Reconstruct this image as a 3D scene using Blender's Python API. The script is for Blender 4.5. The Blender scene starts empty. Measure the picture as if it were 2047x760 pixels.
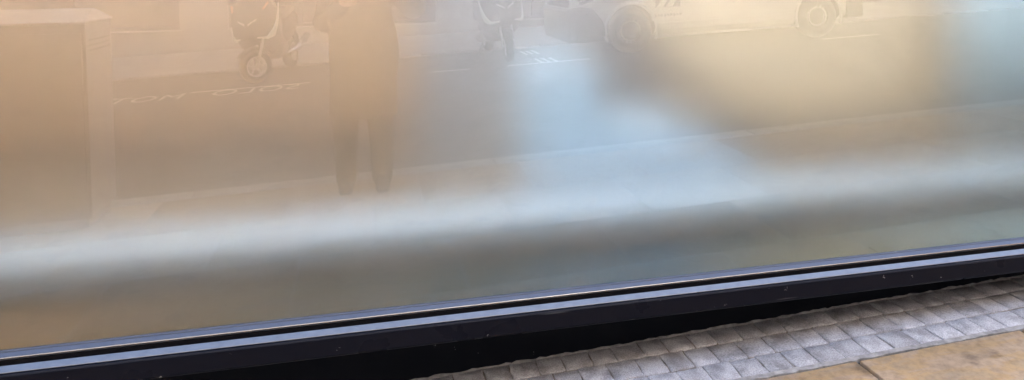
import bpy, bmesh, math, random
from mathutils import Vector, Matrix
random.seed(7)
sc = bpy.context.scene
col = sc.collection

# ---------------------------------------------------------------- camera
FWD = Vector((0.20215184, 0.97867581, -0.03644573))
RGT = Vector((0.97908957, -0.20282226, -0.01570798))
UPV = Vector((0.02276503, 0.03250824, 0.99921217))
CAM = Vector((0.0, -2.1775, 1.3783))
cd = bpy.data.cameras.new('camera')
cam = bpy.data.objects.new('camera', cd)
col.objects.link(cam)
cam.matrix_world = Matrix(((RGT.x, UPV.x, -FWD.x, CAM.x), (RGT.y, UPV.y, -FWD.y, CAM.y),
                           (RGT.z, UPV.z, -FWD.z, CAM.z), (0, 0, 0, 1)))
cd.sensor_width = 36.0
cd.lens = 36.0 * 1400.0 / 2047.0
cd.shift_y = -387.0 / 2047.0
cd.clip_start = 0.02
cd.clip_end = 600.0
sc.camera = cam

# ---------------------------------------------------------------- sky, sun, exposure
SUN_EL, SUN_ROT = math.radians(42), math.radians(20)
w = bpy.data.worlds.new('World'); sc.world = w; w.use_nodes = True
nt = w.node_tree; nt.nodes.clear()
sky = nt.nodes.new('ShaderNodeTexSky'); sky.sky_type = 'NISHITA'; sky.sun_disc = False
sky.sun_elevation = SUN_EL; sky.sun_rotation = SUN_ROT
sky.air_density = 1.0; sky.dust_density = 6.0; sky.ozone_density = 1.0
bg = nt.nodes.new('ShaderNodeBackground'); bg.inputs[1].default_value = 0.14
wo = nt.nodes.new('ShaderNodeOutputWorld')
nt.links.new(sky.outputs[0], bg.inputs[0]); nt.links.new(bg.outputs[0], wo.inputs[0])
sl = bpy.data.lights.new('sun', 'SUN'); sl.energy = 0.5; sl.angle = math.radians(12); sl.color = (1, .96, .9)
so = bpy.data.objects.new('sun', sl); col.objects.link(so)
sdir = Vector((math.sin(SUN_ROT) * math.cos(SUN_EL), math.cos(SUN_ROT) * math.cos(SUN_EL), math.sin(SUN_EL)))
so.rotation_euler = sdir.to_track_quat('Z', 'Y').to_euler()
so.location = sdir * 60
sc.view_settings.view_transform = 'Standard'; sc.view_settings.look = 'None'
sc.view_settings.gamma = 1.0; sc.view_settings.use_curve_mapping = False
sc.view_settings.exposure = 3.5
cy = sc.cycles
cy.use_denoising = True
try:
    cy.denoiser = 'OPENIMAGEDENOISE'; cy.denoising_prefilter = 'ACCURATE'
except Exception:
    pass
cy.max_bounces = 9; cy.diffuse_bounces = 4; cy.glossy_bounces = 4; cy.transmission_bounces = 5
cy.transparent_max_bounces = 12; cy.sample_clamp_indirect = 6.0; cy.caustics_reflective = True; cy.caustics_refractive = True

S = 0.04046                    # the street climbs to the right
RD = -0.03                     # road surface below the pavement
KF = (1.3783 - RD) / 1.3783
def K(y): return (y + 2.1775) * KF - 2.1775     # distance from the glass on the road plane
def KX(x): return x * KF
SLOPE = math.atan(S)

# ---------------------------------------------------------------- material helpers
MATS = {}
def nd(t, kind, **kw):
    n = t.nodes.new(kind)
    for k, v in kw.items():
        if k.startswith('i_'): n.inputs[k[2:].replace('_', ' ')].default_value = v
        else: setattr(n, k, v)
    return n
def mat(name, c, rough=.6, metal=0., var=.0, scale=8., c2=None, bump=0., bscale=60., coat=0., spec=.5, emit=None, es=0.):
    m = bpy.data.materials.new(name); m.use_nodes = True; t = m.node_tree
    b = t.nodes['Principled BSDF']
    b.inputs['Base Color'].default_value = (*c, 1); b.inputs['Roughness'].default_value = rough
    b.inputs['Metallic'].default_value = metal; b.inputs['Coat Weight'].default_value = coat
    b.inputs['Coat Roughness'].default_value = .08; b.inputs['Specular IOR Level'].default_value = spec
    if emit: b.inputs['Emission Color'].default_value = (*emit, 1); b.inputs['Emission Strength'].default_value = es
    tc = nd(t, 'ShaderNodeTexCoord')
    if var or c2:
        n = nd(t, 'ShaderNodeTexNoise', i_Scale=scale, i_Detail=6., i_Roughness=.6)
        t.links.new(tc.outputs['Object'], n.inputs['Vector'])
        r = nd(t, 'ShaderNodeValToRGB')
        a = c if c2 else tuple(x * (1 - var) for x in c); z = c2 if c2 else tuple(min(1, x * (1 + var)) for x in c)
        r.color_ramp.elements[0].color = (*a, 1); r.color_ramp.elements[1].color = (*z, 1)
        r.color_ramp.elements[0].position = .32; r.color_ramp.elements[1].position = .68
        t.links.new(n.outputs['Fac'], r.inputs['Fac']); t.links.new(r.outputs['Color'], b.inputs['Base Color'])
    if bump:
        n = nd(t, 'ShaderNodeTexNoise', i_Scale=bscale, i_Detail=4.)
        t.links.new(tc.outputs['Object'], n.inputs['Vector'])
        bp = nd(t, 'ShaderNodeBump', i_Strength=bump, i_Distance=.004)
        t.links.new(n.outputs['Fac'], bp.inputs['Height']); t.links.new(bp.outputs['Normal'], b.inputs['Normal'])
    MATS[name] = m
    return m

def speck_mask(t, vec_out, scale, r0, r1, keep):
    """small irregular specks: 1 inside, 0 outside"""
    v = nd(t, 'ShaderNodeTexVoronoi', i_Scale=scale); v.feature = 'F1'
    nz = nd(t, 'ShaderNodeTexNoise', i_Scale=scale * 5, i_Detail=2.)
    mx = nd(t, 'ShaderNodeMixRGB', blend_type='LINEAR_LIGHT'); mx.inputs[0].default_value = .02
    t.links.new(vec_out, nz.inputs['Vector']); t.links.new(vec_out, mx.inputs[1]); t.links.new(nz.outputs['Color'], mx.inputs[2])
    t.links.new(mx.outputs[0], v.inputs['Vector'])
    mr = nd(t, 'ShaderNodeMapRange'); mr.inputs[1].default_value = r0; mr.inputs[2].default_value = r1
    mr.inputs[3].default_value = 1; mr.inputs[4].default_value = 0
    t.links.new(v.outputs['Distance'], mr.inputs[0])
    sp = nd(t, 'ShaderNodeSeparateColor'); t.links.new(v.outputs['Color'], sp.inputs[0])
    gt = nd(t, 'ShaderNodeMath', operation='LESS_THAN'); gt.inputs[1].default_value = keep
    t.links.new(sp.outputs[0], gt.inputs[0])
    mu = nd(t, 'ShaderNodeMath', operation='MULTIPLY')
    t.links.new(mr.outputs[0], mu.inputs[0]); t.links.new(gt.outputs[0], mu.inputs[1])
    return mu.outputs[0]

# street
mat('asphalt', (.085, .083, .085), .85, var=.25, scale=5, bump=.5, bscale=90)
mat('far_paving', (.30, .29, .28), .85, var=.15, scale=3, bump=.2)
mat('kerb_stone', (.36, .35, .34), .8, var=.2, scale=9, bump=.3)
mat('paint_white', (.78, .78, .76), .7, var=.12, scale=25)
mat('mortar', (.20, .165, .135), .95, var=.45, scale=30, bump=.5, bscale=120)
mat('flag_mortar', (.40, .32, .25), .95, var=.15, scale=30)
mat('mortar_grey', (.30, .28, .26), .95, var=.35, scale=35, bump=.5)
mat('joint_dark', (.035, .033, .03), .95, var=.3, scale=40)
mat('stone_facade', (.47, .45, .43), .85, var=.07, scale=1.7, bump=.15, bscale=25)
mat('stone_trim', (.56, .54, .52), .8, var=.06, scale=3)
mat('facade_render', (.50, .47, .42), .9, var=.1, scale=1.2, bump=.15)
mat('facade_brick', (.30, .17, .12), .9, var=.2, scale=4, bump=.2)
mat('window_dark', (.15, .15, .155), .06, spec=.8)
mat('window_frame_grey', (.14, .14, .15), .5)
mat('roof_dark', (.10, .09, .09), .8)
mat('far_ground', (.12, .12, .12), .9)

def granite():
    m = mat('granite', (.30, .30, .33), .8)
    t = m.node_tree; b = t.nodes['Principled BSDF']
    g = nd(t, 'ShaderNodeTexCoord'); oi = nd(t, 'ShaderNodeObjectInfo')
    ad = nd(t, 'ShaderNodeVectorMath', operation='ADD'); t.links.new(g.outputs['Object'], ad.inputs[0]); t.links.new(oi.outputs['Location'], ad.inputs[1])
    n1 = nd(t, 'ShaderNodeTexNoise', i_Scale=220., i_Detail=3.); n2 = nd(t, 'ShaderNodeTexNoise', i_Scale=14., i_Detail=5.)
    for n in (n1, n2): t.links.new(ad.outputs[0], n.inputs['Vector'])
    r1 = nd(t, 'ShaderNodeValToRGB'); e = r1.color_ramp.elements
    e[0].position = .30; e[0].color = (.28, .265, .265, 1); e[1].position = .70; e[1].color = (.58, .56, .56, 1)
    t.links.new(n1.outputs['Fac'], r1.inputs['Fac'])
    r2 = nd(t, 'ShaderNodeValToRGB'); e = r2.color_ramp.elements
    e[0].position = .33; e[0].color = (.58, .56, .55, 1); e[1].position = .6; e[1].color = (1, 1, 1, 1)
    t.links.new(n2.outputs['Fac'], r2.inputs['Fac'])
    hs = nd(t, 'ShaderNodeHueSaturation'); mr = nd(t, 'ShaderNodeMapRange'); mr.inputs[3].default_value = .82; mr.inputs[4].default_value = 1.12
    t.links.new(oi.outputs['Random'], mr.inputs[0]); t.links.new(mr.outputs[0], hs.inputs['Value'])
    mx = nd(t, 'ShaderNodeMixRGB', blend_type='MULTIPLY'); mx.inputs[0].default_value = 1
    t.links.new(r1.outputs[0], mx.inputs[1]); t.links.new(r2.outputs[0], mx.inputs[2])
    t.links.new(mx.outputs[0], hs.inputs['Color']); t.links.new(hs.outputs[0], b.inputs['Base Color'])
    bp = nd(t, 'ShaderNodeBump', i_Strength=.3, i_Distance=.002); n3 = nd(t, 'ShaderNodeTexNoise', i_Scale=90., i_Detail=5.)
    t.links.new(ad.outputs[0], n3.inputs['Vector']); t.links.new(n3.outputs['Fac'], bp.inputs['Height']); t.links.new(bp.outputs['Normal'], b.inputs['Normal'])
granite()

def sandstone():
    m = mat('sandstone', (.42, .30, .19), .75)
    t = m.node_tree; b = t.nodes['Principled BSDF']
    g = nd(t, 'ShaderNodeTexCoord'); oi = nd(t, 'ShaderNodeObjectInfo')
    mp = nd(t, 'ShaderNodeMapping'); mp.inputs['Rotation'].default_value = (0, 0, .7); mp.inputs['Scale'].default_value = (1, 2.6, 1)
    ad = nd(t, 'ShaderNodeVectorMath', operation='ADD'); t.links.new(g.outputs['Object'], ad.inputs[0])
    sc3 = nd(t, 'ShaderNodeVectorMath', operation='SCALE'); sc3.inputs['Scale'].default_value = 3.7
    t.links.new(oi.outputs['Location'], sc3.inputs[0]); t.links.new(sc3.outputs[0], ad.inputs[1]); t.links.new(ad.outputs[0], mp.inputs['Vector'])
    n1 = nd(t, 'ShaderNodeTexNoise', i_Scale=3.2, i_Detail=7., i_Roughness=.62, i_Distortion=.8)
    t.links.new(mp.outputs[0], n1.inputs['Vector'])
    r = nd(t, 'ShaderNodeValToRGB'); cr = r.color_ramp
    cr.elements[0].position = .25; cr.elements[0].color = (.31, .25, .20, 1)
    cr.elements[1].position = .78; cr.elements[1].color = (.45, .315, .19, 1)
    for p, c in ((.40, (.40, .28, .165)), (.47, (.45, .295, .145)), (.53, (.43, .305, .20)), (.62, (.46, .33, .215))):
        e = cr.elements.new(p); e.color = (*c, 1)
    t.links.new(n1.outputs['Fac'], r.inputs['Fac'])
    n2 = nd(t, 'ShaderNodeTexNoise', i_Scale=38., i_Detail=6., i_Roughness=.7); t.links.new(ad.outputs[0], n2.inputs['Vector'])
    r2 = nd(t, 'ShaderNodeValToRGB'); e = r2.color_ramp.elements
    e[0].position = .34; e[0].color = (.45, .42, .40, 1); e[1].position = .56; e[1].color = (1, 1, 1, 1)
    t.links.new(n2.outputs['Fac'], r2.inputs['Fac'])
    mx = nd(t, 'ShaderNodeMixRGB', blend_type='MULTIPLY'); mx.inputs[0].default_value = .5
    t.links.new(r.outputs[0], mx.inputs[1]); t.links.new(r2.outputs[0], mx.inputs[2])
    n4 = nd(t, 'ShaderNodeTexNoise', i_Scale=7., i_Detail=5.); t.links.new(ad.outputs[0], n4.inputs['Vector'])
    r4 = nd(t, 'ShaderNodeValToRGB'); e = r4.color_ramp.elements
    e[0].position = .30; e[0].color = (.42, .40, .40, 1); e[1].position = .42; e[1].color = (1, 1, 1, 1)
    t.links.new(n4.outputs['Fac'], r4.inputs['Fac'])
    mx2 = nd(t, 'ShaderNodeMixRGB', blend_type='MULTIPLY'); mx2.inputs[0].default_value = .8
    t.links.new(mx.outputs[0], mx2.inputs[1]); t.links.new(r4.outputs[0], mx2.inputs[2])
    t.links.new(mx2.outputs[0], b.inputs['Base Color'])
    bp = nd(t, 'ShaderNodeBump', i_Strength=.4, i_Distance=.004)
    t.links.new(n2.outputs['Fac'], bp.inputs['Height']); t.links.new(bp.outputs['Normal'], b.inputs['Normal'])
sandstone()

def black_paint(name, c, rough, keep):
    m = mat(name, c, rough, coat=.0, spec=.12); t = m.node_tree; b = t.nodes['Principled BSDF']
    g = nd(t, 'ShaderNodeTexCoord')
    k = speck_mask(t, g.outputs['Object'], 26., .045, .075, keep)
    mp = nd(t, 'ShaderNodeMapping'); mp.inputs['Scale'].default_value = (3., 60., 60.)
    t.links.new(g.outputs['Object'], mp.inputs['Vector'])
    k2 = speck_mask(t, mp.outputs[0], 1.2, .10, .2, keep * .25)
    add = nd(t, 'ShaderNodeMath', operation='MAXIMUM'); t.links.new(k, add.inputs[0])
    hf = nd(t, 'ShaderNodeMath', operation='MULTIPLY'); hf.inputs[1].default_value = .10; t.links.new(k2, hf.inputs[0]); t.links.new(hf.outputs[0], add.inputs[1])
    n = nd(t, 'ShaderNodeTexNoise', i_Scale=6., i_Detail=6.); t.links.new(g.outputs['Object'], n.inputs['Vector'])
    mr = nd(t, 'ShaderNodeMapRange'); mr.inputs[1].default_value = .3; mr.inputs[2].default_value = .75
    mr.inputs[3].default_value = rough * .8; mr.inputs[4].default_value = rough * 1.35
    t.links.new(n.outputs['Fac'], mr.inputs[0]); t.links.new(mr.outputs[0], b.inputs['Roughness'])
    mx = nd(t, 'ShaderNodeMixRGB'); mx.inputs[1].default_value = (*c, 1); mx.inputs[2].default_value = (.55, .54, .52, 1)
    t.links.new(add.outputs[0], mx.inputs[0]); t.links.new(mx.outputs[0], b.inputs['Base Color'])
    return m
black_paint('black_lacquer', (.007, .008, .014), .3, .32)
black_paint('plinth_black', (.006, .007, .010), .55, .10)
mat('channel_black', (.005, .005, .007), .5, spec=.1)
mat('gasket_rubber', (.075, .085, .11), .35, metal=.6)
mat('strip_metal', (.135, .14, .15), .3, metal=1., var=.08, scale=30)
mat('metal_bead', (.32, .33, .35), .25, metal=1.)

def glass_outer():
    m = bpy.data.materials.new('window_glass'); m.use_nodes = True; t = m.node_tree; t.nodes.clear()
    out = nd(t, 'ShaderNodeOutputMaterial'); fr = nd(t, 'ShaderNodeFresnel', i_IOR=2.02)
    tr = nd(t, 'ShaderNodeBsdfTransparent'); tr.inputs[0].default_value = (.44, .45, .45, 1)
    gl = nd(t, 'ShaderNodeBsdfGlossy', i_Roughness=.0); gl.inputs[0].default_value = (1, 1, 1, 1)
    mx = nd(t, 'ShaderNodeMixShader'); t.links.new(fr.outputs[0], mx.inputs[0]); t.links.new(tr.outputs[0], mx.inputs[1]); t.links.new(gl.outputs[0], mx.inputs[2])
    g = nd(t, 'ShaderNodeTexCoord'); mp = nd(t, 'ShaderNodeMapping'); mp.inputs['Scale'].default_value = (1., 0., 1.6)
    mp.inputs['Rotation'].default_value = (0, -.15, 0)
    t.links.new(g.outputs['Object'], mp.inputs['Vector'])
    k = speck_mask(t, mp.outputs[0], 9., .016, .030, .30)
    df = nd(t, 'ShaderNodeBsdfDiffuse'); df.inputs[0].default_value = (.7, .69, .66, 1)
    nz = nd(t, 'ShaderNodeTexNoise', i_Scale=2.3, i_Detail=8., i_Roughness=.65, i_Distortion=1.2); t.links.new(g.outputs['Object'], nz.inputs['Vector'])
    dm = nd(t, 'ShaderNodeMapRange'); dm.inputs[1].default_value = .46; dm.inputs[2].default_value = .72; dm.inputs[3].default_value = 0; dm.inputs[4].default_value = .06
    t.links.new(nz.outputs['Fac'], dm.inputs[0])
    mu0 = nd(t, 'ShaderNodeMath', operation='MULTIPLY'); mu0.inputs[1].default_value = .6; t.links.new(k, mu0.inputs[0])
    mu = nd(t, 'ShaderNodeMath', operation='MAXIMUM'); t.links.new(mu0.outputs[0], mu.inputs[0]); t.links.new(dm.outputs[0], mu.inputs[1])
    mx2 = nd(t, 'ShaderNodeMixShader'); t.links.new(mu.outputs[0], mx2.inputs[0]); t.links.new(mx.outputs[0], mx2.inputs[1]); t.links.new(df.outputs[0], mx2.inputs[2])
    t.links.new(mx2.outputs[0], out.inputs[0]); MATS['window_glass'] = m
    m = bpy.data.materials.new('glass_inner'); m.use_nodes = True; t = m.node_tree; t.nodes.clear()
    out = nd(t, 'ShaderNodeOutputMaterial'); tr = nd(t, 'ShaderNodeBsdfTransparent'); tr.inputs[0].default_value = (.98, .99, .985, 1)
    t.links.new(tr.outputs[0], out.inputs[0]); MATS['glass_inner'] = m
    m = bpy.data.materials.new('frosted_film'); m.use_nodes = True; t = m.node_tree; t.nodes.clear()
    out = nd(t, 'ShaderNodeOutputMaterial')
    rf = nd(t, 'ShaderNodeBsdfRefraction', i_IOR=1.17, i_Roughness=.89); rf.inputs['Color'].default_value = (.93, .94, .93, 1)
    df = nd(t, 'ShaderNodeBsdfDiffuse'); df.inputs[0].default_value = (.80, .82, .84, 1)
    g = nd(t, 'ShaderNodeTexCoord'); n = nd(t, 'ShaderNodeTexNoise', i_Scale=260., i_Detail=3.); t.links.new(g.outputs['Object'], n.inputs['Vector'])
    mr = nd(t, 'ShaderNodeMapRange'); mr.inputs[1].default_value = .25; mr.inputs[2].default_value = .75; mr.inputs[3].default_value = .09; mr.inputs[4].default_value = .21
    t.links.new(n.outputs['Fac'], mr.inputs[0])
    mx = nd(t, 'ShaderNodeMixShader'); t.links.new(mr.outputs[0], mx.inputs[0]); t.links.new(rf.outputs[0], mx.inputs[1]); t.links.new(df.outputs[0], mx.inputs[2])
    t.links.new(mx.outputs[0], out.inputs[0]); MATS['frosted_film'] = m
glass_outer()

# interior
mat('interior_white', (.80, .80, .79), .6, var=.03)
mat('interior_wall', (.66, .63, .64), .8, var=.05)
mat('interior_floor', (.46, .41, .36), .5, var=.2, scale=3)
mat('board_grey_green', (.045, .055, .058), .6, var=.15)
mat('bench_white', (.46, .57, .68), .5, var=.04)
mat('chair_blue', (.60, .78, .97), .7, var=.06, scale=4)
mat('amber_wood', (.53, .315, .16), .5, c2=(.45, .26, .13), scale=2.)
mat('board_tint_reflection', (.1, .1, .1), .28)
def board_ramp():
    t = MATS['board_tint_reflection'].node_tree; b = t.nodes['Principled BSDF']; g = nd(t, 'ShaderNodeTexCoord'); sp = nd(t, 'ShaderNodeSeparateXYZ')
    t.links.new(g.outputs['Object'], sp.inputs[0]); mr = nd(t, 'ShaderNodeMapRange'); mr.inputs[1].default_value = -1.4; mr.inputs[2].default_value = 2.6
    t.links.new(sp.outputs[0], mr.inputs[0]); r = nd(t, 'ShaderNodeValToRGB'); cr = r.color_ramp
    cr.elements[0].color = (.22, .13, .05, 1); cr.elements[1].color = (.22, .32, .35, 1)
    for p, c in ((.22, (.085, .075, .055)), (.42, (.024, .054, .062)), (.60, (.012, .075, .13)), (.76, (.11, .12, .085))):  # colour bands along the board; the blue one paints in the chair's reflection
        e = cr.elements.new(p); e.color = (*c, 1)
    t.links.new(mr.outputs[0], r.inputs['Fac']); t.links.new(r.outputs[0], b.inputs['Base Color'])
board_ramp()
mat('brown_wood', (.50, .36, .24), .5, var=.2, scale=2)
mat('cream_fabric', (.90, .67, .43), .85, var=.06, scale=5)
mat('teal_cloth', (.70, .84, .90), .85, var=.1, scale=4)
mat('lamp_glow', (1, 1, 1), .5, emit=(.96, .97, 1.04), es=11.2)
# street things
mat('cabinet_paint_shaded', (.20, .20, .18), .5, var=.12, scale=6, bump=.1)  # front darkened in the colour, standing in for shade
mat('cabinet_side_lit', (.46, .45, .43), .55, var=.12, scale=6, bump=.1)  # same cabinet, paler: light on the side put into the colour
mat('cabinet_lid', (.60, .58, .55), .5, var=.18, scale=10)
mat('coat_black', (.012, .012, .014), .85, var=.3, scale=20, bump=.2, bscale=40)
mat('trousers_dark', (.015, .016, .022), .85, var=.2, scale=20)
mat('shoe_black', (.01, .01, .01), .7)
mat('skin', (.62, .42, .33), .5)
mat('hair_brown', (.045, .028, .018), .6, var=.3, scale=60)
mat('eye_white', (.75, .73, .7), .3)
mat('eye_dark', (.02, .015, .01), .2)
mat('lip', (.42, .2, .17), .5)
mat('phone_black', (.012, .012, .014), .15)
mat('lens_glass', (.004, .004, .006), .05)
mat('scooter_black', (.008, .008, .009), .32, coat=.1)
mat('scooter_grey', (.05, .05, .055), .4)
mat('tyre', (.014, .014, .014), .8)
mat('rim_alloy', (.62, .62, .64), .35, metal=.7)
mat('chrome', (.8, .8, .82), .12, metal=1.)
mat('headlight_lens', (.82, .84, .86), .08, coat=1.)
mat('trim_white', (.82, .82, .82), .3)
mat('screen_clear', (.62, .64, .66), .15)
mat('seat_black', (.015, .015, .015), .6)
mat('lamp_orange', (.8, .25, .04), .3)
mat('lamp_red', (.45, .02, .02), .25)
mat('van_paint', (.64, .65, .66), .3, coat=.4, var=.02)
mat('van_plastic', (.02, .021, .023), .55)
mat('van_emblem_dark', (.12, .12, .13), .5)
mat('van_emblem_light', (.78, .78, .77), .4)
mat('van_glass', (.015, .018, .02), .05, spec=.8)
mat('plate_white', (.75, .75, .74), .4)
mat('arch_dark', (.01, .01, .01), .9)

# ---------------------------------------------------------------- geometry helpers
def tagit(o, label=None, cat=None, group=None, kind=None):
    if label: o['label'] = label
    if cat: o['category'] = cat
    if group: o['group'] = group
    if kind: o['kind'] = kind
    return o
def thing(name, label, cat, loc=(0, 0, 0), rot=(0, 0, 0), group=None):
    o = bpy.data.objects.new(name, None); col.objects.link(o); o.empty_display_size = .2
    o.location = loc; o.rotation_euler = rot
    return tagit(o, label, cat, group)
def finish(name, bm, m, parent=None, smooth=False, bevel=0., seg=2, kind=None, label=None):
    me = bpy.data.meshes.new(name)
    bmesh.ops.recalc_face_normals(bm, faces=bm.faces)
    bm.to_mesh(me); bm.free()
    for mm in (m if isinstance(m, (list, tuple)) else [m]): me.materials.append(MATS[mm])
    o = bpy.data.objects.new(name, me); col.objects.link(o)
    if parent: o.parent = parent
    if smooth:
        for p in me.polygons: p.use_smooth = True
    if bevel:
        b = o.modifiers.new('bevel', 'BEVEL'); b.width = bevel; b.segments = seg; b.limit_method = 'ANGLE'; b.angle_limit = math.radians(35)
    return tagit(o, label, None, None, kind)
def B(): return bmesh.new()
def box(bm, x0, x1, y0, y1, z0, z1, M=None):
    vs = [bm.verts.new(((M @ Vector(p)) if M else Vector(p))) for p in
          [(x0, y0, z0), (x1, y0, z0), (x1, y1, z0), (x0, y1, z0), (x0, y0, z1), (x1, y0, z1), (x1, y1, z1), (x0, y1, z1)]]
    for f in ((0, 3, 2, 1), (4, 5, 6, 7), (0, 1, 5, 4), (1, 2, 6, 5), (2, 3, 7, 6), (3, 0, 4, 7)): bm.faces.new([vs[i] for i in f])
    return bm
def sbox(bm, x0, x1, y0, y1, z0, z1):
    """box whose top and bottom follow the slope of the street"""
    vs = [bm.verts.new((x, y, z + S * x)) for x, y, z in
          [(x0, y0, z0), (x1, y0, z0), (x1, y1, z0), (x0, y1, z0), (x0, y0, z1), (x1, y0, z1), (x1, y1, z1), (x0, y1, z1)]]
    for f in ((0, 3, 2, 1), (4, 5, 6, 7), (0, 1, 5, 4), (1, 2, 6, 5), (2, 3, 7, 6), (3, 0, 4, 7)): bm.faces.new([vs[i] for i in f])
    return bm
def prism(bm, pts, a, axis, lo, hi):
    """pts: polygon in the two other axes (order kept), extruded along axis"""
    def P(p, t):
        return {'x': (t, p[0], p[1]), 'y': (p[0], t, p[1]), 'z': (p[0], p[1], t)}[axis]
    A = [bm.verts.new(P(p, lo)) for p in pts]; Z = [bm.verts.new(P(p, hi)) for p in pts]
    n = len(pts); bm.faces.new(A); bm.faces.new(Z[::-1])
    for i in range(n): bm.faces.new((A[i], Z[i], Z[(i + 1) % n], A[(i + 1) % n]))
    return bm
def lathe(bm, prof, origin=(0, 0, 0), axis='z', n=32, closed=False):
    rings = []
    for r, h in prof:
        ring = []
        for i in range(n):
            a = 2 * math.pi * i / n; c, s_ = r * math.cos(a), r * math.sin(a)
            p = {'z': (c, s_, h), 'y': (c, h, s_), 'x': (h, c, s_)}[axis]
            ring.append(bm.verts.new(Vector(p) + Vector(origin)))
        rings.append(ring)
    pairs = list(zip(rings[:-1], rings[1:]))
    if closed: pairs.append((rings[-1], rings[0]))
    for a, b in pairs:
        for i in range(n): bm.faces.new((a[i], a[(i + 1) % n], b[(i + 1) % n], b[i]))
    if not closed:
        bm.faces.new(rings[0][::-1]); bm.faces.new(rings[-1])
    return bm
def tube(bm, pts, rad, n=10):
    pts = [Vector(p) for p in pts]
    if not isinstance(rad, (list, tuple)): rad = [rad] * len(pts)
    rings = []; ref = None
    for i, p in enumerate(pts):
        d = (pts[min(i + 1, len(pts) - 1)] - pts[max(i - 1, 0)]).normalized()
        if ref is None: ref = Vector((0, 0, 1)) if abs(d.z) < .9 else Vector((1, 0, 0))
        u = (ref - d * ref.dot(d)).normalized(); v = d.cross(u); ref = u
        rings.append([bm.verts.new(p + rad[i] * (math.cos(2 * math.pi * k / n) * u + math.sin(2 * math.pi * k / n) * v)) for k in range(n)])
    for a, b in zip(rings[:-1], rings[1:]):
        for k in range(n): bm.faces.new((a[k], a[(k + 1) % n], b[(k + 1) % n], b[k]))
    bm.faces.new(rings[0][::-1]); bm.faces.new(rings[-1])
    return bm
def ball(bm, c, r, sx=1, sy=1, sz=1, u=16, v=10):
    M = Matrix.Translation(c) @ Matrix.Diagonal((sx * r, sy * r, sz * r, 1))
    bmesh.ops.create_uvsphere(bm, u_segments=u, v_segments=v, radius=1, matrix=M)
    return bm
def loft(bm, rings):
    R = [[bm.verts.new(p) for p in r] for r in rings]
    n = len(R[0])
    for a, b in zip(R[:-1], R[1:]):
        for k in range(n): bm.faces.new((a[k], a[(k + 1) % n], b[(k + 1) % n], b[k]))
    bm.faces.new(R[0][::-1]); bm.faces.new(R[-1])
    return bm
def remesh(o, voxel, smooth=6):
    r = o.modifiers.new('fuse', 'REMESH'); r.mode = 'VOXEL'; r.voxel_size = voxel; r.use_smooth_shade = True
    if smooth:
        s_ = o.modifiers.new('soft', 'SMOOTH'); s_.iterations = smooth; s_.factor = .5

# ================================================================ GROUND, ROAD, PAVEMENTS
def sheet(name, x0, x1, y0, y1, z, m, nx=1, kind='structure', parent=None):
    bm = B(); a = [bm.verts.new((x, y, z + S * x)) for x, y in ((x0, y0), (x1, y0), (x1, y1), (x0, y1))]
    bm.faces.new(a)
    return finish(name, bm, m, parent, kind=None if parent else kind)
KERB_N, KERB_F, WALL_F = 2.75, K(9.06), 12.74
sheet('ground', -260, 260, -260, 260, -.25, 'far_ground')
road = sheet('road', -40, 40, -KERB_F, -KERB_N, RD, 'asphalt')
PW = -WALL_F
bm = sbox(B(), -40, 40, PW + .02, -KERB_F - .15, -.2, 0.)
finish('pavement_far', bm, 'far_paving', kind='structure')
# near pavement: joint bed and flagstones
pav = finish('pavement_near', sbox(B(), -40, 40, -KERB_N + .16, -.158, -.2, -.012), 'joint_dark', kind='structure')
finish('joint_mortar', sbox(B(), -40, 40, -KERB_N + .161, -.60, -.0118, -.0025), 'flag_mortar', pav)
def stone_mesh(name, lx, ly, h, m, rnd, edge):
    bm = B(); n = 4; j = lambda a: random.uniform(-a, a)
    pts = []
    for i in range(n): pts.append((-lx / 2 + lx * i / n, -ly / 2))
    for i in range(n): pts.append((lx / 2, -ly / 2 + ly * i / n))
    for i in range(n): pts.append((lx / 2 - lx * i / n, ly / 2))
    for i in range(n): pts.append((-lx / 2, ly / 2 - ly * i / n))
    pts = [(x + j(rnd), y + j(rnd)) for x, y in pts]
    lo = [(x, y, -h) for x, y in pts]; hi = [(x, y, -edge + j(edge * .3)) for x, y in pts]
    top = [(x * (1 - 2.4 * edge / lx), y * (1 - 2.4 * edge / ly), j(edge * .15)) for x, y in pts]
    L = [bm.verts.new(p) for p in lo]; H = [bm.verts.new(p) for p in hi]; T = [bm.verts.new(p) for p in top]
    k = len(pts); c = bm.verts.new((0, 0, edge * .25))
    for i in range(k):
        a = (i + 1) % k
        bm.faces.new((L[i], L[a], H[a], H[i])); bm.faces.new((H[i], H[a], T[a], T[i])); bm.faces.new((T[i], T[a], c))
    me = bpy.data.meshes.new(name); bmesh.ops.recalc_face_normals(bm, faces=bm.faces); bm.to_mesh(me); bm.free()
    me.materials.append(MATS[m])
    for p in me.polygons: p.use_smooth = True
    return me
def place(name, me, parent, x, y, z, rz=0.):
    o = bpy.data.objects.new(name, me); col.objects.link(o); o.parent = parent
    o.rotation_euler = (Matrix.Rotation(-SLOPE, 3, 'Y') @ Matrix.Rotation(rz, 3, 'Z')).to_euler()
    o.location = (x, y, z + S * x)
    return o
flag_rows = [(-.165, -.76, [-4.55, -3.9, -3.25, -2.6, -1.95, -1.3, -.6, .25, .92, 1.572, 2.222, 2.87, 3.6, 4.4, 5.2, 6.0]),
             (-.77, -1.36, [-4.4, -3.55, -2.75, -2.05, -1.2, -.35, .4, 1.15, 1.95, 2.7, 3.3, 4.1, 5.0, 5.8]),
             (-1.37, -1.97, [-4.6, -3.8, -3.0, -2.3, -1.55, -.8, 0., .75, 1.5, 2.2, 3.0, 3.7, 4.5, 5.4, 6.1]),
             (-1.98, -2.58, [-4.4, -3.6, -2.9, -2.1, -1.3, -.5, .3, 1.0, 1.75, 2.5, 3.3, 4.0, 4.8, 5.6])]
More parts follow.
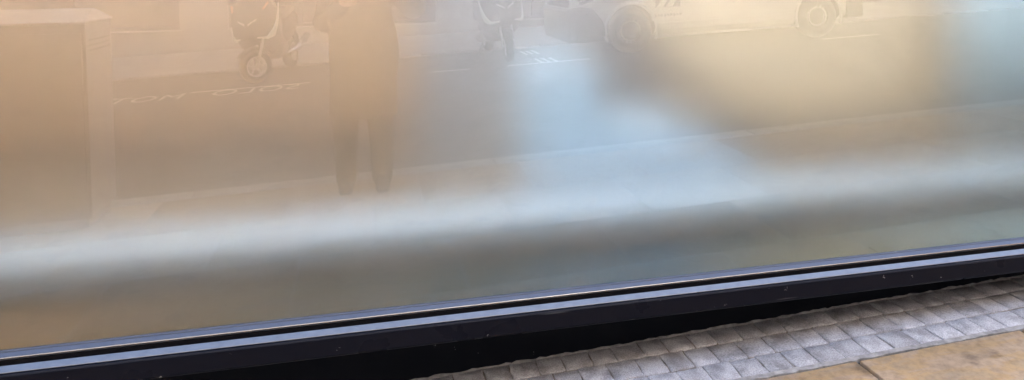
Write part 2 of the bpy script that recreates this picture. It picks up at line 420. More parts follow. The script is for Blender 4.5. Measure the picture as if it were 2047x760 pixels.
for y0, y1, xs in flag_rows:
    for a, b in zip(xs[:-1], xs[1:]):
        g = .013 if y0 > -.2 else .007
        me = stone_mesh('flagstone', b - a - g, y0 - y1 - g * .6, .05, 'sandstone', .0018, .003)
        place('flagstone', me, pav, (a + b) / 2, (y0 + y1) / 2, random.uniform(-.003, .001))
# granite sett strip along the shopfront
strip = finish('sett_strip', sbox(B(), -40, 40, -.158, .30, -.2, -.006), 'mortar', kind='structure')
setts = [stone_mesh('sett', .099, .099, .06, 'granite', .0025, .0016) for _ in range(9)]
for r, yc in enumerate((.113, .0085, -.0965)):
    x = -3.0 + (0, .045, .018)[r]
    while x < 5.4:
        wd = random.uniform(.084, .105)
        o = place('sett', random.choice(setts), strip, x + wd / 2, yc + random.uniform(-.003, .003), random.uniform(-.001, .0012), random.uniform(-.03, .03) + random.choice((0, math.pi)))
        o.scale = ((wd - .006) / .097, random.uniform(.97, 1.02), 1)
        x += wd
def fillet(name, y0, y1, h0, h1, wob):
    bm = B(); x = -3.2; rows = []
    while x < 5.8:
        a = random.uniform(-wob, wob); h = random.uniform(h0, h1)
        rows.append([bm.verts.new((x, y, z + S * x)) for y, z in ((y0, -.03), (y0, h), ((y0 + y1) / 2 + a * .5, h * .7), (y1 + a, .0005), (y1 + a, -.03))]); x += random.uniform(.012, .03)
    for a, b in zip(rows[:-1], rows[1:]):
        for k in range(4): bm.faces.new((a[k], a[k + 1], b[k + 1], b[k]))
    return finish(name, bm, 'mortar_grey', strip)
fillet('wall_fillet', .156, .150, .002, .010, .004)
fillet('edge_fillet', -.146, -.165, .0005, .003, .004)
# kerbs
def kerb(name, yc, half):
    k = finish(name, sbox(B(), -40, 40, yc - half + .006, yc + half - .006, -.25, -.02), 'joint_dark', kind='structure')
    me = stone_mesh('kerb_stone', .985, 2 * half - .004, .14, 'kerb_stone', .001, .006)
    for i in range(-9, 15): place('kerb_stone', me, k, i * 1.0 + .35, yc, .002)
kerb('kerb_near', -KERB_N + .08, .08)
kerb('kerb_far', -KERB_F - .075, .075)
# road paint
def paint(name, x0, x1, y0, y1):
    bm = B(); bm.faces.new([bm.verts.new((x, y, RD + .004 + S * x)) for x, y in ((x0, y0), (x1, y0), (x1, y1), (x0, y1))])
    return finish(name, bm, 'paint_white', road)
YL = K(7.2)
for a, b in ((-4.4, -3.05), (-2.2, -.75), (.82, 1.34), (1.87, 3.05), (6.68, 7.66)):
    paint('bay_line', KX(a), KX(b), -YL - .035, -YL + .035)
for x in (2.36, 2.45, 2.54): paint('bay_tick', KX(x) - .022, KX(x) + .022, -K(8.66), -K(8.19))
for x in (2.36, 2.465, 2.57): paint('bay_tick', KX(x) - .022, KX(x) + .022, -K(7.67), -K(7.22))
def lettering(txt, x_start, width, depth):
    cu = bpy.data.curves.new('lettering', 'FONT'); cu.body = txt; cu.size = 1; cu.offset = .0; cu.space_character = 1.12
    o = bpy.data.objects.new('lettering', cu); col.objects.link(o)
    dg = bpy.context.evaluated_depsgraph_get(); dg.update()
    me = bpy.data.meshes.new_from_object(o.evaluated_get(dg)); bpy.data.objects.remove(o)
    xs = [v.co.x for v in me.vertices]; ys = [v.co.y for v in me.vertices]
    for v in me.vertices:
        u = (v.co.x - min(xs)) / (max(xs) - min(xs)); t = (v.co.y - min(ys)) / (max(ys) - min(ys))
        x = x_start - u * width; y = -(YL - .02) + depth * (1 - t)
        v.co = (x, y, RD + .0045 + S * x)
    me.materials.clear(); me.materials.append(MATS['paint_white'])
    o = bpy.data.objects.new('road_lettering', me); col.objects.link(o); o.parent = road
    return o
lettering('SOLO', KX(-.87), 1.04, .42)
lettering('MOTOS', KX(-2.24), 1.36, .42)

# ================================================================ SHOP WINDOW
X0, X1 = -2.7, 4.3
win = thing('shop_window', 'wide frosted shop window with glossy black sill and plinth', 'shop window')
bm = B(); box(bm, X0, X1, 0, .010, .325, 2.75)
for f in bm.faces:
    f.material_index = 0 if f.calc_center_median().y < .001 else 1
pane = finish('glass_pane', bm, ['window_glass', 'glass_inner'], win)
bm = B(); bm.faces.new([bm.verts.new(p) for p in ((X0, .0115, .325), (X1, .0115, .325), (X1, .0115, 2.75), (X0, .0115, 2.75))])
film = bpy.data.meshes.new('frosted_film'); bm.to_mesh(film); bm.free(); film.materials.append(MATS['frosted_film'])
fo = bpy.data.objects.new('frosted_film', film); col.objects.link(fo); fo.parent = pane
if film.polygons[0].normal.y > 0: film.flip_normals()
def rail(name, pts, m, x0=X0, x1=X1, bevel=0., seg=2, parent=win, smooth=False):
    return finish(name, prism(B(), pts, 0, 'x', x0, x1), m, parent, bevel=bevel, seg=seg)
rail('gasket', [(-.0006, .3405), (-.0065, .3375), (-.0080, .3345), (-.0185, .3262), (-.0185, .318), (-.0006, .318)], 'gasket_rubber', bevel=.0012)
rail('metal_bead', [(-.0190, .3262), (-.0200, .3248), (-.0200, .3228), (-.0190, .3228)], 'metal_bead')
rail('sill_channel', [(.012, .3175), (-.0188, .3175), (-.0188, .2950), (.012, .2950)], 'channel_black')
rail('sill_strip', [(-.0192, .2960), (-.0192, .3035), (-.0203, .3040), (-.0345, .2922), (-.0360, .2905), (-.0345, .2897), (-.0220, .2960)], 'strip_metal', bevel=.0005)
rail('sill_lip', [(.12, .2945), (-.0215, .2945), (-.0335, .2892), (-.0400, .2880), (-.0440, .2830), (-.0440, .2340), (-.0425, .2285), (-.0380, .2250), (.12, .2250)], 'black_lacquer', bevel=.0015)
rail('plinth', [(.155, -.4), (.155, .2225), (.30, .2225), (.30, -.4)], 'plinth_black')
rail('inner_board', [(.0125, .318), (.0125, .332), (.30, .332), (.30, .318)], 'board_tint_reflection')
rail('sill_base', [(.1205, .223), (.1205, .3175), (.30, .3175), (.30, .223)], 'plinth_black')
rail('head_frame', [(-.05, 2.751), (-.05, 2.85), (.06, 2.85), (.06, 2.751)], 'black_lacquer', bevel=.004)
for x in (X0, X1):
    finish('side_frame', box(B(), x - .07, x - .001 if x < 0 else x + .07, -.05, .06, .318, 2.75) if x < 0 else box(B(), x + .001, x + .07, -.05, .06, .318, 2.75), 'black_lacquer', win, bevel=.004)

# ================================================================ SHOP BUILDING (own side)
shop = thing('shop_building', 'stone building that carries the frosted shop window', 'building')
finish('pier_wall', box(B(), -9, X0 - .072, -.06, .35, -.6, 2.9), 'stone_facade', shop)
finish('pier_wall', box(B(), X1 + .072, 11, -.06, .35, -.1, 2.9), 'stone_facade', shop)
bm = B(); box(bm, -9, 11, -.08, .35, 2.9, 23.0)
finish('upper_wall', bm, 'stone_facade', shop)
finish('cornice', box(B(), -9.1, 11.1, -.42, .34, 23.0, 23.4), 'stone_trim', shop)
for fl in range(6):
    for i in range(8):
        x = -7.6 + i * 2.4; z = 4.0 + fl * 3.1
        fr = finish('window_frame', box(B(), x, x + 1.2, -.12, -.0805, z, z + 1.9), 'window_frame_grey', shop)
        finish('window_pane', box(B(), x + .07, x + 1.13, -.128, -.1205, z + .07, z + 1.83), 'window_dark', fr)
# room behind the glass (closed box)
def struct(name, bm, m): return finish(name, bm, m, kind='structure')
struct('shop_floor', box(B(), X0 - .1, X1 + .1, .301, 2.6, .10, .30), 'interior_floor')
struct('shop_ceiling', box(B(), X0 - .1, X1 + .1, .0125, 2.6, 2.86, 2.899), 'interior_white')
struct('shop_back_wall', box(B(), X0 - .1, X1 + .1, 2.4, 2.6, .301, 2.859), 'interior_wall')
struct('shop_side_wall_left', box(B(), X0 - .3, X0 - .001, .351, 2.399, .301, 2.859), 'interior_wall')
struct('shop_side_wall_right', box(B(), X1 + .001, X1 + .3, .351, 2.399, .301, 2.859), 'interior_wall')

# ---------------------------------------------------------------- things inside the shop
bench = thing('display_bench', 'long low white bench blurred just behind the frosted glass', 'bench', (0, .36, .30))
finish('bench_top', box(B(), -2.6, 4.1, 0, .34, .08, .145), 'bench_white', bench, bevel=.008)
finish('front_panel', box(B(), -2.6, 4.1, .02, .035, .03, .079), 'bench_white', bench)
for x in (-2.2, -.9, .4, 1.7, 2.55):
    finish('leg', box(B(), x - .03, x + .03, .10, .30, 0, .079), 'brown_wood', bench)

chair = thing('lounge_chair', 'pale blue high-backed chair shape blurred behind the frosted glass', 'chair', (0, .75, .30))
finish('upholstered_shell', prism(B(), [(.66, .10), (.655, .64), (.68, .675), (.74, .69), (.90, .685), (.955, .655), (1.0, .42), (1.06, .38), (1.36, .365), (1.52, .30), (1.72, .18), (1.73, .10)], 0, 'y', .0, .40), 'chair_blue', chair, bevel=.03, seg=3)
finish('arm_pad', box(B(), 1.08, 1.34, .10, .30, .3655, .38), 'chair_blue', chair, bevel=.006, seg=2)
for x in (.74, 1.62):
    for y in (.06, .33): finish('leg', lathe(B(), [(.014, 0), (.02, .10)], (x, y, 0), n=10), 'brown_wood', chair)

cab = thing('wall_cabinet', 'wide amber wooden cabinet glowing blurred behind the left of the glass', 'cabinet', (0, 1.1, .30))
finish('carcass', box(B(), -2.69, .22, .02, .45, .34, 2.3), 'amber_wood', cab)
for i in range(4):
    x = -2.66 + i * .72; d = finish('door', box(B(), x, x + .70, 0, .019, .37, 2.27), 'amber_wood', cab, bevel=.004)
    finish('handle', tube(B(), [(x + .64, -.02, .9), (x + .64, -.02, 1.1)], .006), 'chrome', d)
finish('plinth', box(B(), -2.69, .2, .06, .45, 0, .339), 'brown_wood', cab)

sofa = thing('cream_sofa', 'rounded cream seat blurred behind the right of the frosted glass', 'sofa', (0, 1.25, .30))
pts = [(1.33, 1.2), (1.36, .88), (1.49, .67), (1.74, .43), (1.93, .27), (2.25, .16), (3.5, .16), (3.55, 1.2), (3.4, 1.3), (1.5, 1.3)]
finish('backrest', prism(B(), pts, 0, 'y', .1, .40), 'cream_fabric', sofa, bevel=.08, seg=4)
finish('seat', box(B(), 1.8, 3.0, .40, .9, .12, .45), 'cream_fabric', sofa, bevel=.06, seg=3)
for x in (2.2, 2.7):
    for y in (.2, .8): finish('leg', lathe(B(), [(.016, 0), (.024, .20)], (x, y, 0), n=10), 'brown_wood', sofa)

cur = thing('curtain', 'blue-grey curtain blurred at the right edge of the frosted glass', 'curtain', (0, 1.12, .30))
bm = B(); n = 70; A = []
for i in range(n + 1):
    x = 3.06 + 1.17 * i / n; y = .03 * math.sin(i * 1.1) + .01 * math.sin(i * 2.7)
    A.append([bm.verts.new((x, y, z)) for z in (.01, .8, 1.6, 2.5)])
for a, b in zip(A[:-1], A[1:]):
    for k in range(3): bm.faces.new((a[k], b[k], b[k + 1], a[k + 1]))
c = finish('cloth', bm, 'teal_cloth', cur, smooth=True); c.modifiers.new('thick', 'SOLIDIFY').thickness = .004
finish('rod', tube(B(), [(3.0, 0, 2.53), (4.28, 0, 2.53)], .012), 'chrome', cur)

for i, x in enumerate((-1.75, -.35, 1.1, 2.9)):
    L = thing('pendant_lamp', 'slim white tube lamp hanging inside the shop, %s from the left' % ('first', 'second', 'third', 'last')[i], 'lamp', (x, .15, 2.40), group='tube lamps hanging behind the glass')
    finish('diffuser', tube(B(), [(-.6, 0, 0), (.6, 0, 0)], .04, 16), 'lamp_glow', L, smooth=False)
    finish('housing', box(B(), -.62, .62, -.02, .02, .0405, .065), 'interior_white', L)
    for q in (-.5, .5): finish('cable', tube(B(), [(q, 0, .0652), (q, 0, .4598)], .003, 6), 'van_plastic', L)

# ================================================================ OPPOSITE BUILDINGS
opp = thing('opposite_building', 'pale stone building with large windows across the street, seen in reflection', 'building')
OX0, OX1 = -12., 19.
openings = [(-7.6, -3.66, .27), (-2.76, 1.42, .27), (2.22, 6.3, .29), (7.2, 10.6, .52), (11.4, 12.3, .05), (13.2, 17.0, .75)]
TOP = 3.3
bm = B(); xs = OX0
for a, b, z in openings:
    box(bm, xs, a, PW - .5, PW, -1, TOP); box(bm, a, b, PW - .5, PW - .0, -1, z); xs = b
box(bm, xs, OX1, PW - .5, PW, -1, TOP)
finish('ground_floor_wall', bm, 'stone_facade', opp)
finish('upper_wall', box(B(), OX0, OX1, PW - .5, PW + .05, TOP, 23.0), 'stone_facade', opp)
finish('cornice', box(B(), OX0 - .1, OX1 + .1, PW - .5, PW + .4, 23.0, 23.4), 'stone_trim', opp)
for a, b, z in openings:
    fr = B(); y0, y1 = PW - .22, PW - .12
    box(fr, a + .001, a + .09, y0, y1, z + .001, TOP - .001); box(fr, b - .09, b - .001, y0, y1, z + .001, TOP - .001)
    box(fr, a + .09, b - .09, y0, y1, z + .001, z + .10); box(fr, a + .09, b - .09, y0, y1, TOP - .12, TOP - .001)
    nb = max(1, round((b - a) / 1.6))
    for k in range(1, nb):
        x = a + (b - a) * k / nb; box(fr, x - .03, x + .03, y0, y1, z + .10, TOP - .12)
    w_ = finish('window_frame', fr, 'window_frame_grey', opp, label='wide ground floor window of the pale stone building')
    for k in range(nb):
        xa = a + (b - a) * k / nb + .091; xb = a + (b - a) * (k + 1) / nb - .091
        finish('window_pane', box(B(), xa - .05, xb + .05, y0 + .03, y0 + .04, z + .11, TOP - .13), 'window_dark', w_)
    finish('window_sill', box(B(), a - .03, b + .03, PW - .119, PW + .05, z + .002, z + .035), 'stone_trim', opp, bevel=.006)
for fl in range(6):
    for i in range(10):
        x = OX0 + 1.0 + i * 3.05; z = 4.2 + fl * 2.8
        fr = finish('window_frame', box(B(), x, x + 1.3, PW + .0505, PW + .09, z, z + 1.8), 'window_frame_grey', opp)
        finish('window_pane', box(B(), x + .07, x + 1.23, PW + .0905, PW + .096, z + .07, z + 1.73), 'window_dark', fr)
def side_building(x0, x1, m, h, lab, y0, y1, face):
    t = thing('street_building', lab, 'building')
    finish('wall', box(B(), x0, x1, min(y0, y1), max(y0, y1), -2.5, h), m, t)
    finish('roof', box(B(), x0, x1, min(y0, y1) - .2, max(y0, y1) + .2, h + .001, h + .3), 'roof_dark', t)
    d = 1 if face > 0 else -1; yf = y1
    n = int((x1 - x0) // 3)
    for fl in range(int(h // 3.1)):
        for i in range(n):
            x = x0 + (i + .3) * (x1 - x0) / n; z = 1.6 + fl * 3.0 + (S * x0 if fl == 0 else 0)
            ya, yb = sorted((yf + d * .0005, yf + d * .05)); yc, ye = sorted((yf + d * .0505, yf + d * .058))
            fr = finish('window_frame', box(B(), x, x + 1.2, ya, yb, z, z + 1.6), 'window_frame_grey', t)
            finish('window_pane', box(B(), x + .07, x + 1.13, yc, ye, z + .07, z + 1.53), 'window_dark', fr)
side_building(-36, OX0 - .01, 'facade_render', 22, 'rendered building downhill across the street from the shop', PW - 9, PW, 1)
side_building(OX1 + .01, 40, 'facade_brick', 23, 'brick building uphill across the street from the shop', PW - 9, PW, 1)
side_building(-36, -9.01, 'facade_render', 22.5, 'rendered building downhill beside the shop', 9, -.05, -1)
side_building(11.01, 40, 'facade_brick', 23.5, 'brick building uphill beside the shop', 9, -.05, -1)

# ================================================================ UTILITY CABINET ON THE NEAR PAVEMENT
ux0, ux1, uy0, uy1 = -2.75, -1.572, -2.60, -2.20
ub = S * ux0
ut = thing('utility_cabinet', 'waist-high grey street cabinet with pale sloping lid beside the kerb', 'utility cabinet', (0, 0, 0))
finish('base', sbox(B(), ux0 + .03, ux1 - .03, uy0 + .03, uy1 - .03, -.01, .06), 'kerb_stone', ut)
bm = B(); vs = []
zt = 1.115
for x, y in ((ux0, uy0), (ux1, uy0), (ux1, uy1), (ux0, uy1)):
    vs.append((bm.verts.new((x, y, .0605 + S * x)), bm.verts.new((x, y, zt))))
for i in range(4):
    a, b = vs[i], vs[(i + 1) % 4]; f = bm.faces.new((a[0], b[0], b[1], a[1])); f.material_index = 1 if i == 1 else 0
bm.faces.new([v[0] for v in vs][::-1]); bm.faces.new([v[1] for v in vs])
finish('body', bm, ['cabinet_paint_shaded', 'cabinet_side_lit'], ut, bevel=.006)
bm = B()
lo = [bm.verts.new(p) for p in ((ux0 - .02, uy0 - .02, zt + .001), (ux1 + .006, uy0 - .02, zt + .001), (ux1 + .006, uy1 + .015, zt + .001), (ux0 - .02, uy1 + .015, zt + .001))]
mi = [bm.verts.new(v.co + Vector((0, 0, .014))) for v in lo]
hi = [bm.verts.new(p) for p in ((ux0 + .05, uy0 + .0, zt + .075), (ux1 - .085, uy0 + .0, zt + .075), (ux1 - .085, uy0 + .03, zt + .075), (ux0 + .05, uy0 + .03, zt + .075))]
bm.faces.new(lo[::-1]); bm.faces.new(hi)
for P_, Q_ in ((lo, mi), (mi, hi)):
    for i in range(4): bm.faces.new((P_[i], P_[(i + 1) % 4], Q_[(i + 1) % 4], Q_[i]))
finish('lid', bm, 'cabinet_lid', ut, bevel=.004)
for a, b in ((ux0 + .02, (ux0 + ux1) / 2 - .004), ((ux0 + ux1) / 2 + .004, ux1 - .02)):
    d = finish('door', box(B(), a, b, uy1 + .0005, uy1 + .012, .10, zt - .05), 'cabinet_paint_shaded', ut, bevel=.003)
    finish('handle', box(B(), b - .06 if a < -2.5 else a + .03, b - .03 if a < -2.5 else a + .06, uy1 + .0125, uy1 + .026, .58, .72), 'scooter_grey', d, bevel=.003)
for z in (zt - .10, zt - .13, zt - .16):
    finish('vent_slat', box(B(), ux1 + .0005, ux1 + .006, uy0 + .05, uy1 - .05, z, z + .008), 'cabinet_paint_shaded', ut)

# ================================================================ PERSON TAKING THE PICTURE
PX, PY = -.045, -2.43
per = thing('person', 'person in a long dark coat raising a phone to the glass, seen in reflection', 'person', (PX, PY, S * PX + .0))
def chain(bm, pts, rs, n=12):
    tube(bm, pts, rs, n)
    for p, r in zip(pts, rs): ball(bm, p, r, u=12, v=8)
bm = B()
HC = Vector((.03, .07, 1.555))
# head, neck, trunk
ball(bm, HC, .1, .76, .95, 1.12, 24, 16); ball(bm, HC + Vector((0, .035, -.06)), .06, .9, .95, .85)
ball(bm, HC + Vector((0, .098, -.012)), .016, .8, 1.2, 1.3); ball(bm, HC + Vector((0, .094, .012)), .009, .8, 1, 2.2)
for s_ in (-1, 1): ball(bm, HC + Vector((s_ * .078, -.005, -.01)), .026, .4, .7, 1.1)
chain(bm, [(0, .0, 1.36), (.02, .04, 1.47)], [.062, .05])
loft(bm, [[(rx * math.cos(k * math.pi / 10), yo + ry * math.sin(k * math.pi / 10), z) for k in range(20)] for z, rx, ry, yo in
          ((.78, .13, .09, 0), (.88, .165, .11, 0), (1.0, .14, .095, 0), (1.15, .15, .105, 0), (1.28, .165, .105, 0), (1.36, .13, .08, 0), (1.40, .06, .055, 0))])
# arms: shoulder, elbow, wrist
R_EL, R_WR = Vector((.335, .0, 1.165)), Vector((.125, .165, 1.315))
L_EL, L_WR = Vector((-.23, .0, 1.075)), Vector((-.105, .185, 1.20))
for sh, el, wr in ((Vector((.175, 0, 1.335)), R_EL, R_WR), (Vector((-.175, 0, 1.335)), L_EL, L_WR)):
    chain(bm, [sh, el, wr], [.052, .042, .027])
def hand(bm, wr, d, side, up, curl):
    """palm and five bent fingers; d points along the fingers, side to the thumb, up = back of the hand"""
    d, side, up = d.normalized(), side.normalized(), up.normalized()
    for k in range(4):
        o = wr + d * .05 + side * (.028 - .0185 * k); chain(bm, [wr + side * (.016 - .011 * k), o], [.016, .0125], 8)
        L = (.072, .080, .075, .058)[k]
        p1 = o + d * L * .42 + up * (-.006); p2 = p1 + (d * math.cos(curl) - up * math.sin(curl)) * L * .34; p3 = p2 + (d * math.cos(curl * 1.8) - up * math.sin(curl * 1.8)) * L * .28
        chain(bm, [o, p1, p2, p3], [.0105, .0092, .0085, .0075], 8)
    t0 = wr + d * .012 + side * .022; t1 = t0 + (side * .8 + d * .7) * .032; t2 = t1 + (d * .9 + side * .2 - up * .4) * .03
    chain(bm, [t0, t1, t2], [.013, .011, .009], 8)
hand(bm, R_WR, Vector((-.06, .075, .05)), Vector((-.3, 0, 1)), Vector((.8, .5, 0)), .9)
hand(bm, L_WR, Vector((.10, .05, .03)), Vector((0, .2, 1)), Vector((-.2, 1, 0)), 1.0)
for s_ in (-1, 1):
    chain(bm, [(s_ * .085, 0, .86), (s_ * .105, .01, .47), (s_ * .115, -.01, .09)], [.085, .055, .032])
    chain(bm, [(s_ * .115, -.02, .045), (s_ * .115, .11, .030)], [.026, .018])
body = finish('body', bm, 'skin', per); remesh(body, .006, 4)
for s_ in (-1, 1):
    e = finish('eye', ball(B(), HC + Vector((s_ * .031, .086, .008)), .0125), 'eye_white', body, smooth=True)
finish('mouth', ball(B(), HC + Vector((0, .092, -.052)), .02, 1, .35, .28), 'lip', body, smooth=True)
bm = B(); ball(bm, HC + Vector((0, -.012, .028)), .1, .86, 1.0, 1.06, 24, 16)
for v in list(bm.verts):
    q = v.co - HC
    if q.y > .055 and q.z < .075: v.co.y = HC.y + .055
ball(bm, HC + Vector((0, -.07, -.05)), .075, 1.0, .7, 1.3); chain(bm, [HC + Vector((-.07, -.02, -.02)), HC + Vector((-.078, -.02, -.15))], [.03, .022]); chain(bm, [HC + Vector((.07, -.02, -.02)), HC + Vector((.078, -.02, -.15))], [.03, .022])
h_ = finish('hair', bm, 'hair_brown', per); remesh(h_, .007, 4)
bm = B()
loft(bm, [[(xo + rx * math.cos(k * math.pi / 14), ry * math.sin(k * math.pi / 14) + .006 * math.sin(k * 1.9) * (1.2 - z), z) for k in range(28)] for z, rx, ry, xo in
          ((.465, .218, .165, .005), (.70, .212, .16, .01), (.88, .225, .15, .018), (1.0, .215, .145, .012), (1.12, .195, .14, 0), (1.26, .20, .135, 0), (1.35, .165, .115, 0), (1.40, .10, .09, 0), (1.45, .075, .075, .005))])
chain(bm, [(.165, 0, 1.33), tuple(R_EL), tuple(R_EL.lerp(R_WR, .86))], [.085, .088, .05])
chain(bm, [(-.165, 0, 1.33), tuple(L_EL), tuple(L_EL.lerp(L_WR, .86))], [.085, .072, .05])
ct = finish('coat', bm, 'coat_black', per); remesh(ct, .010, 5)
bm = B()
for s_ in (-1, 1): chain(bm, [(s_ * .085, 0, .86), (s_ * .11, .012, .47), (s_ * .115, -.008, .24), (s_ * .115, -.01, .05)], [.105, .088, .075, .066])
tr = finish('trousers', bm, 'trousers_dark', per); remesh(tr, .010, 4)
for s_ in (-1, 1):
    bm = B(); x = s_ * .115
    loft(bm, [[(x + a * rx, yy, zz) for a, zz in ((-1, .0), (-.95, hz * .6), (-.6, hz), (.6, hz), (.95, hz * .6), (1, .0))] for yy, rx, hz in
              ((-.09, .026, .06), (-.07, .036, .09), (-.01, .04, .095), (.05, .042, .08), (.11, .046, .058), (.155, .038, .045), (.175, .02, .03))])
    finish('shoe', bm, 'shoe_black', per, bevel=.008, seg=2)
ph = thing('phone', 'dark phone held up by the person in the long coat', 'phone', (0, CAM.y - .035, CAM.z - .012))
finish('case', box(B(), -.078, .078, -.009, 0, -.037, .037), 'phone_black', ph, bevel=.006, seg=3)
finish('camera_island', lathe(B(), [(.013, 0), (.013, .0025)], (0, 0, .012), 'y', 20), 'lens_glass', ph)

# ================================================================ SCOOTERS
def scooter(label, loc, heading, steer, lean, trim_side):
    t = thing('motor_scooter', label, 'scooter', loc, (0, 0, 0), group='scooters parked in the bay')
    t.rotation_mode = 'QUATERNION'; t.scale = (1.1, 1.1, 1.1)
    t.rotation_quaternion = (Matrix.Rotation(-SLOPE, 3, 'Y') @ Matrix.Rotation(heading, 3, 'Z') @ Matrix.Rotation(lean, 3, 'X')).to_quaternion()
    P = lambda n, bm, m, p=t, **k: finish(n, bm, m, p, **k)
    def wheel(x, r, wd, M=None, disc=True):
        w_ = P('wheel', lathe(B(), [(r * .62, -wd * .42), (r * .8, -wd * .5), (r * .95, -wd * .36), (r, 0), (r * .95, wd * .36), (r * .8, wd * .5), (r * .62, wd * .42)], (0, 0, 0), 'y', 40, True), 'tyre', smooth=True)
        rim = B(); lathe(rim, [(r * .54, -wd * .40), (r * .625, -wd * .44), (r * .625, wd * .44), (r * .54, wd * .40)], (0, 0, 0), 'y', 40, True)
        lathe(rim, [(r * .16, -wd * .5), (r * .16, wd * .5)], (0, 0, 0), 'y', 20)
        for k in range(5):
            a = 2 * math.pi * k / 5 + .3
            tube(rim, [(r * .14 * math.cos(a), 0, r * .14 * math.sin(a)), (r * .57 * math.cos(a), 0, r * .57 * math.sin(a))], [r * .06, r * .05], 8)
        finish('rim', rim, 'rim_alloy', w_)
        if disc: finish('brake_disc', lathe(B(), [(r * .25, wd * .55), (r * .42, wd * .55), (r * .42, wd * .6), (r * .25, wd * .6)], (0, 0, 0), 'y', 28, True), 'chrome', w_)
        w_.location = (x, 0, r)
        return w_
    FX, RX, RF, RR = .70, -.70, .205, .215
    st = Matrix.Rotation(steer, 4, 'Z')
    fwv = wheel(FX, RF, .11); fwv.rotation_euler = (0, 0, steer)
    wheel(RX, RR, .13)
    axis = Vector((FX, 0, 0)); SM = Matrix.Translation(axis) @ st @ Matrix.Translation(-axis)
    bm = B()
    for y in (-.075, .075): tube(bm, [SM @ Vector((FX, y, RF)), SM @ Vector((FX - .12, y, .56))], .018, 10)
    P('fork', bm, 'rim_alloy', smooth=True)
    bm = B(); rings = []
    for k in range(9):
        a = math.radians(35 + k * 14); rr = RF + .03
        rings.append([SM @ Vector((FX + (rr + dz) * math.cos(a), yy, RF + (rr + dz) * math.sin(a))) for yy, dz in ((-.065, -.03), (-.06, .0), (0, .016), (.06, .0), (.065, -.03), (0, .004))])
    loft(bm, rings); P('fender', bm, 'scooter_black', smooth=True)
    def prof(name, sec, m, n=16, p=t, pw=2.6):
        bm = B(); rings = []
        for x, zc, hw, hh in sec:
            ring = []
            for k in range(n):
                a = 2 * math.pi * k / n; ca, sa = math.cos(a), math.sin(a)
                e = 2 / pw
                ring.append((x, hw * math.copysign(abs(ca) ** e, ca), zc + hh * math.copysign(abs(sa) ** e, sa)))
            rings.append(ring)
        loft(bm, rings); return P(name, bm, m, p, smooth=True)
    # front apron (beak to legshield)
    fa = prof('front_fairing', [(.83, .66, .02, .03), (.80, .67, .12, .09), (.72, .70, .21, .18), (.60, .74, .265, .28), (.46, .72, .29, .37), (.36, .68, .29, .39), (.30, .66, .25, .35)], 'scooter_black')
    for s_ in (-1, 1):
        hb = B(); loft(hb, [[(.815, s_ * .02, .70), (.825, s_ * .02, .735), (.812, s_ * .02, .745), (.80, s_ * .02, .70)],
                            [(.775, s_ * .105, .735), (.785, s_ * .105, .775), (.77, s_ * .105, .79), (.75, s_ * .105, .735)],
                            [(.66, s_ * .185, .80), (.67, s_ * .19, .84), (.65, s_ * .19, .85), (.63, s_ * .18, .80)]])
        finish('headlight', hb, 'headlight_lens', fa, bevel=.004)
        lb = B(); tube(lb, [(.70, s_ * .19, .90), (.60, s_ * .225, .97)], [.012, .016], 8); finish('turn_lamp', lb, 'lamp_orange', fa)
    # white blade along one flank of the fairing
    for s_ in ((trim_side,) if trim_side else (-1, 1)):
        tb = B(); loft(tb, [[(x, s_ * (y + o), z + q) for o, q in ((0, -h), (.014, -h), (.014, h), (0, h))] for x, y, z, h in
                            ((.79, .10, .56, .008), (.72, .20, .545, .018), (.62, .255, .60, .05), (.52, .278, .72, .045), (.44, .283, .86, .02), (.40, .28, .95, .006))])
        finish('side_trim', tb, 'trim_white', fa, smooth=True)
    ws = B(); R_ = []
    for k in range(9):
        a = (k - 4) / 4; R_.append([(.62 - .13 * a * a, .25 * a, .93), (.50 - .13 * a * a, .23 * a, 1.14), (.40 - .10 * a * a, .17 * a, 1.36 - .05 * a * a)])
    V_ = [[ws.verts.new(p) for p in r] for r in R_]
    for a, b in zip(V_[:-1], V_[1:]):
        for k in range(2): ws.faces.new((a[k], b[k], b[k + 1], a[k + 1]))
    wo_ = P('windscreen', ws, 'screen_clear', smooth=True); wo_.modifiers.new('thick', 'SOLIDIFY').thickness = .004
    hbm = B()
    tube(hbm, [(.30, -.34, 1.02), (.37, -.2, 1.03), (.40, 0, .99), (.37, .2, 1.03), (.30, .34, 1.02)], .014, 10)
    hb = P('handlebar', hbm, 'scooter_grey', smooth=True)
    for s_ in (-1, 1):
        finish('grip', tube(B(), [(.335, s_ * .27, 1.025), (.285, s_ * .38, 1.015)], .019, 12), 'seat_black', hb)
        finish('brake_lever', tube(B(), [(.39, s_ * .2, 1.035), (.35, s_ * .37, 1.02)], .006, 8), 'chrome', hb)
        mb = B(); tube(mb, [(.42, s_ * .2, 1.03), (.44, s_ * .3, 1.22)], .007, 8); ball(mb, (.44, s_ * .325, 1.25), .06, .35, 1.1, .75); finish('mirror', mb, 'scooter_black', hb, smooth=True)
    prof('floorboard', [(.36, .36, .17, .10), (.15, .33, .19, .10), (-.1, .36, .18, .14)], 'scooter_grey')
    prof('rear_body', [(.02, .46, .10, .16), (-.12, .53, .17, .19), (-.4, .58, .19, .19), (-.75, .66, .16, .14), (-.98, .72, .08, .07)], 'scooter_black')
    prof('seat', [(.06, .72, .10, .04), (-.06, .755, .15, .055), (-.3, .755, .165, .05), (-.46, .80, .16, .07), (-.74, .835, .15, .05), (-.84, .84, .09, .03)], 'seat_black')
    prof('tail_lamp', [(-.97, .735, .10, .025), (-1.0, .735, .08, .02)], 'lamp_red')
    prof('top_case', [(-.60, 1.05, .18, .12), (-.66, 1.06, .26, .175), (-.85, 1.06, .275, .185), (-1.02, 1.05, .25, .17), (-1.08, 1.04, .16, .11)], 'scooter_black', pw=3.2)
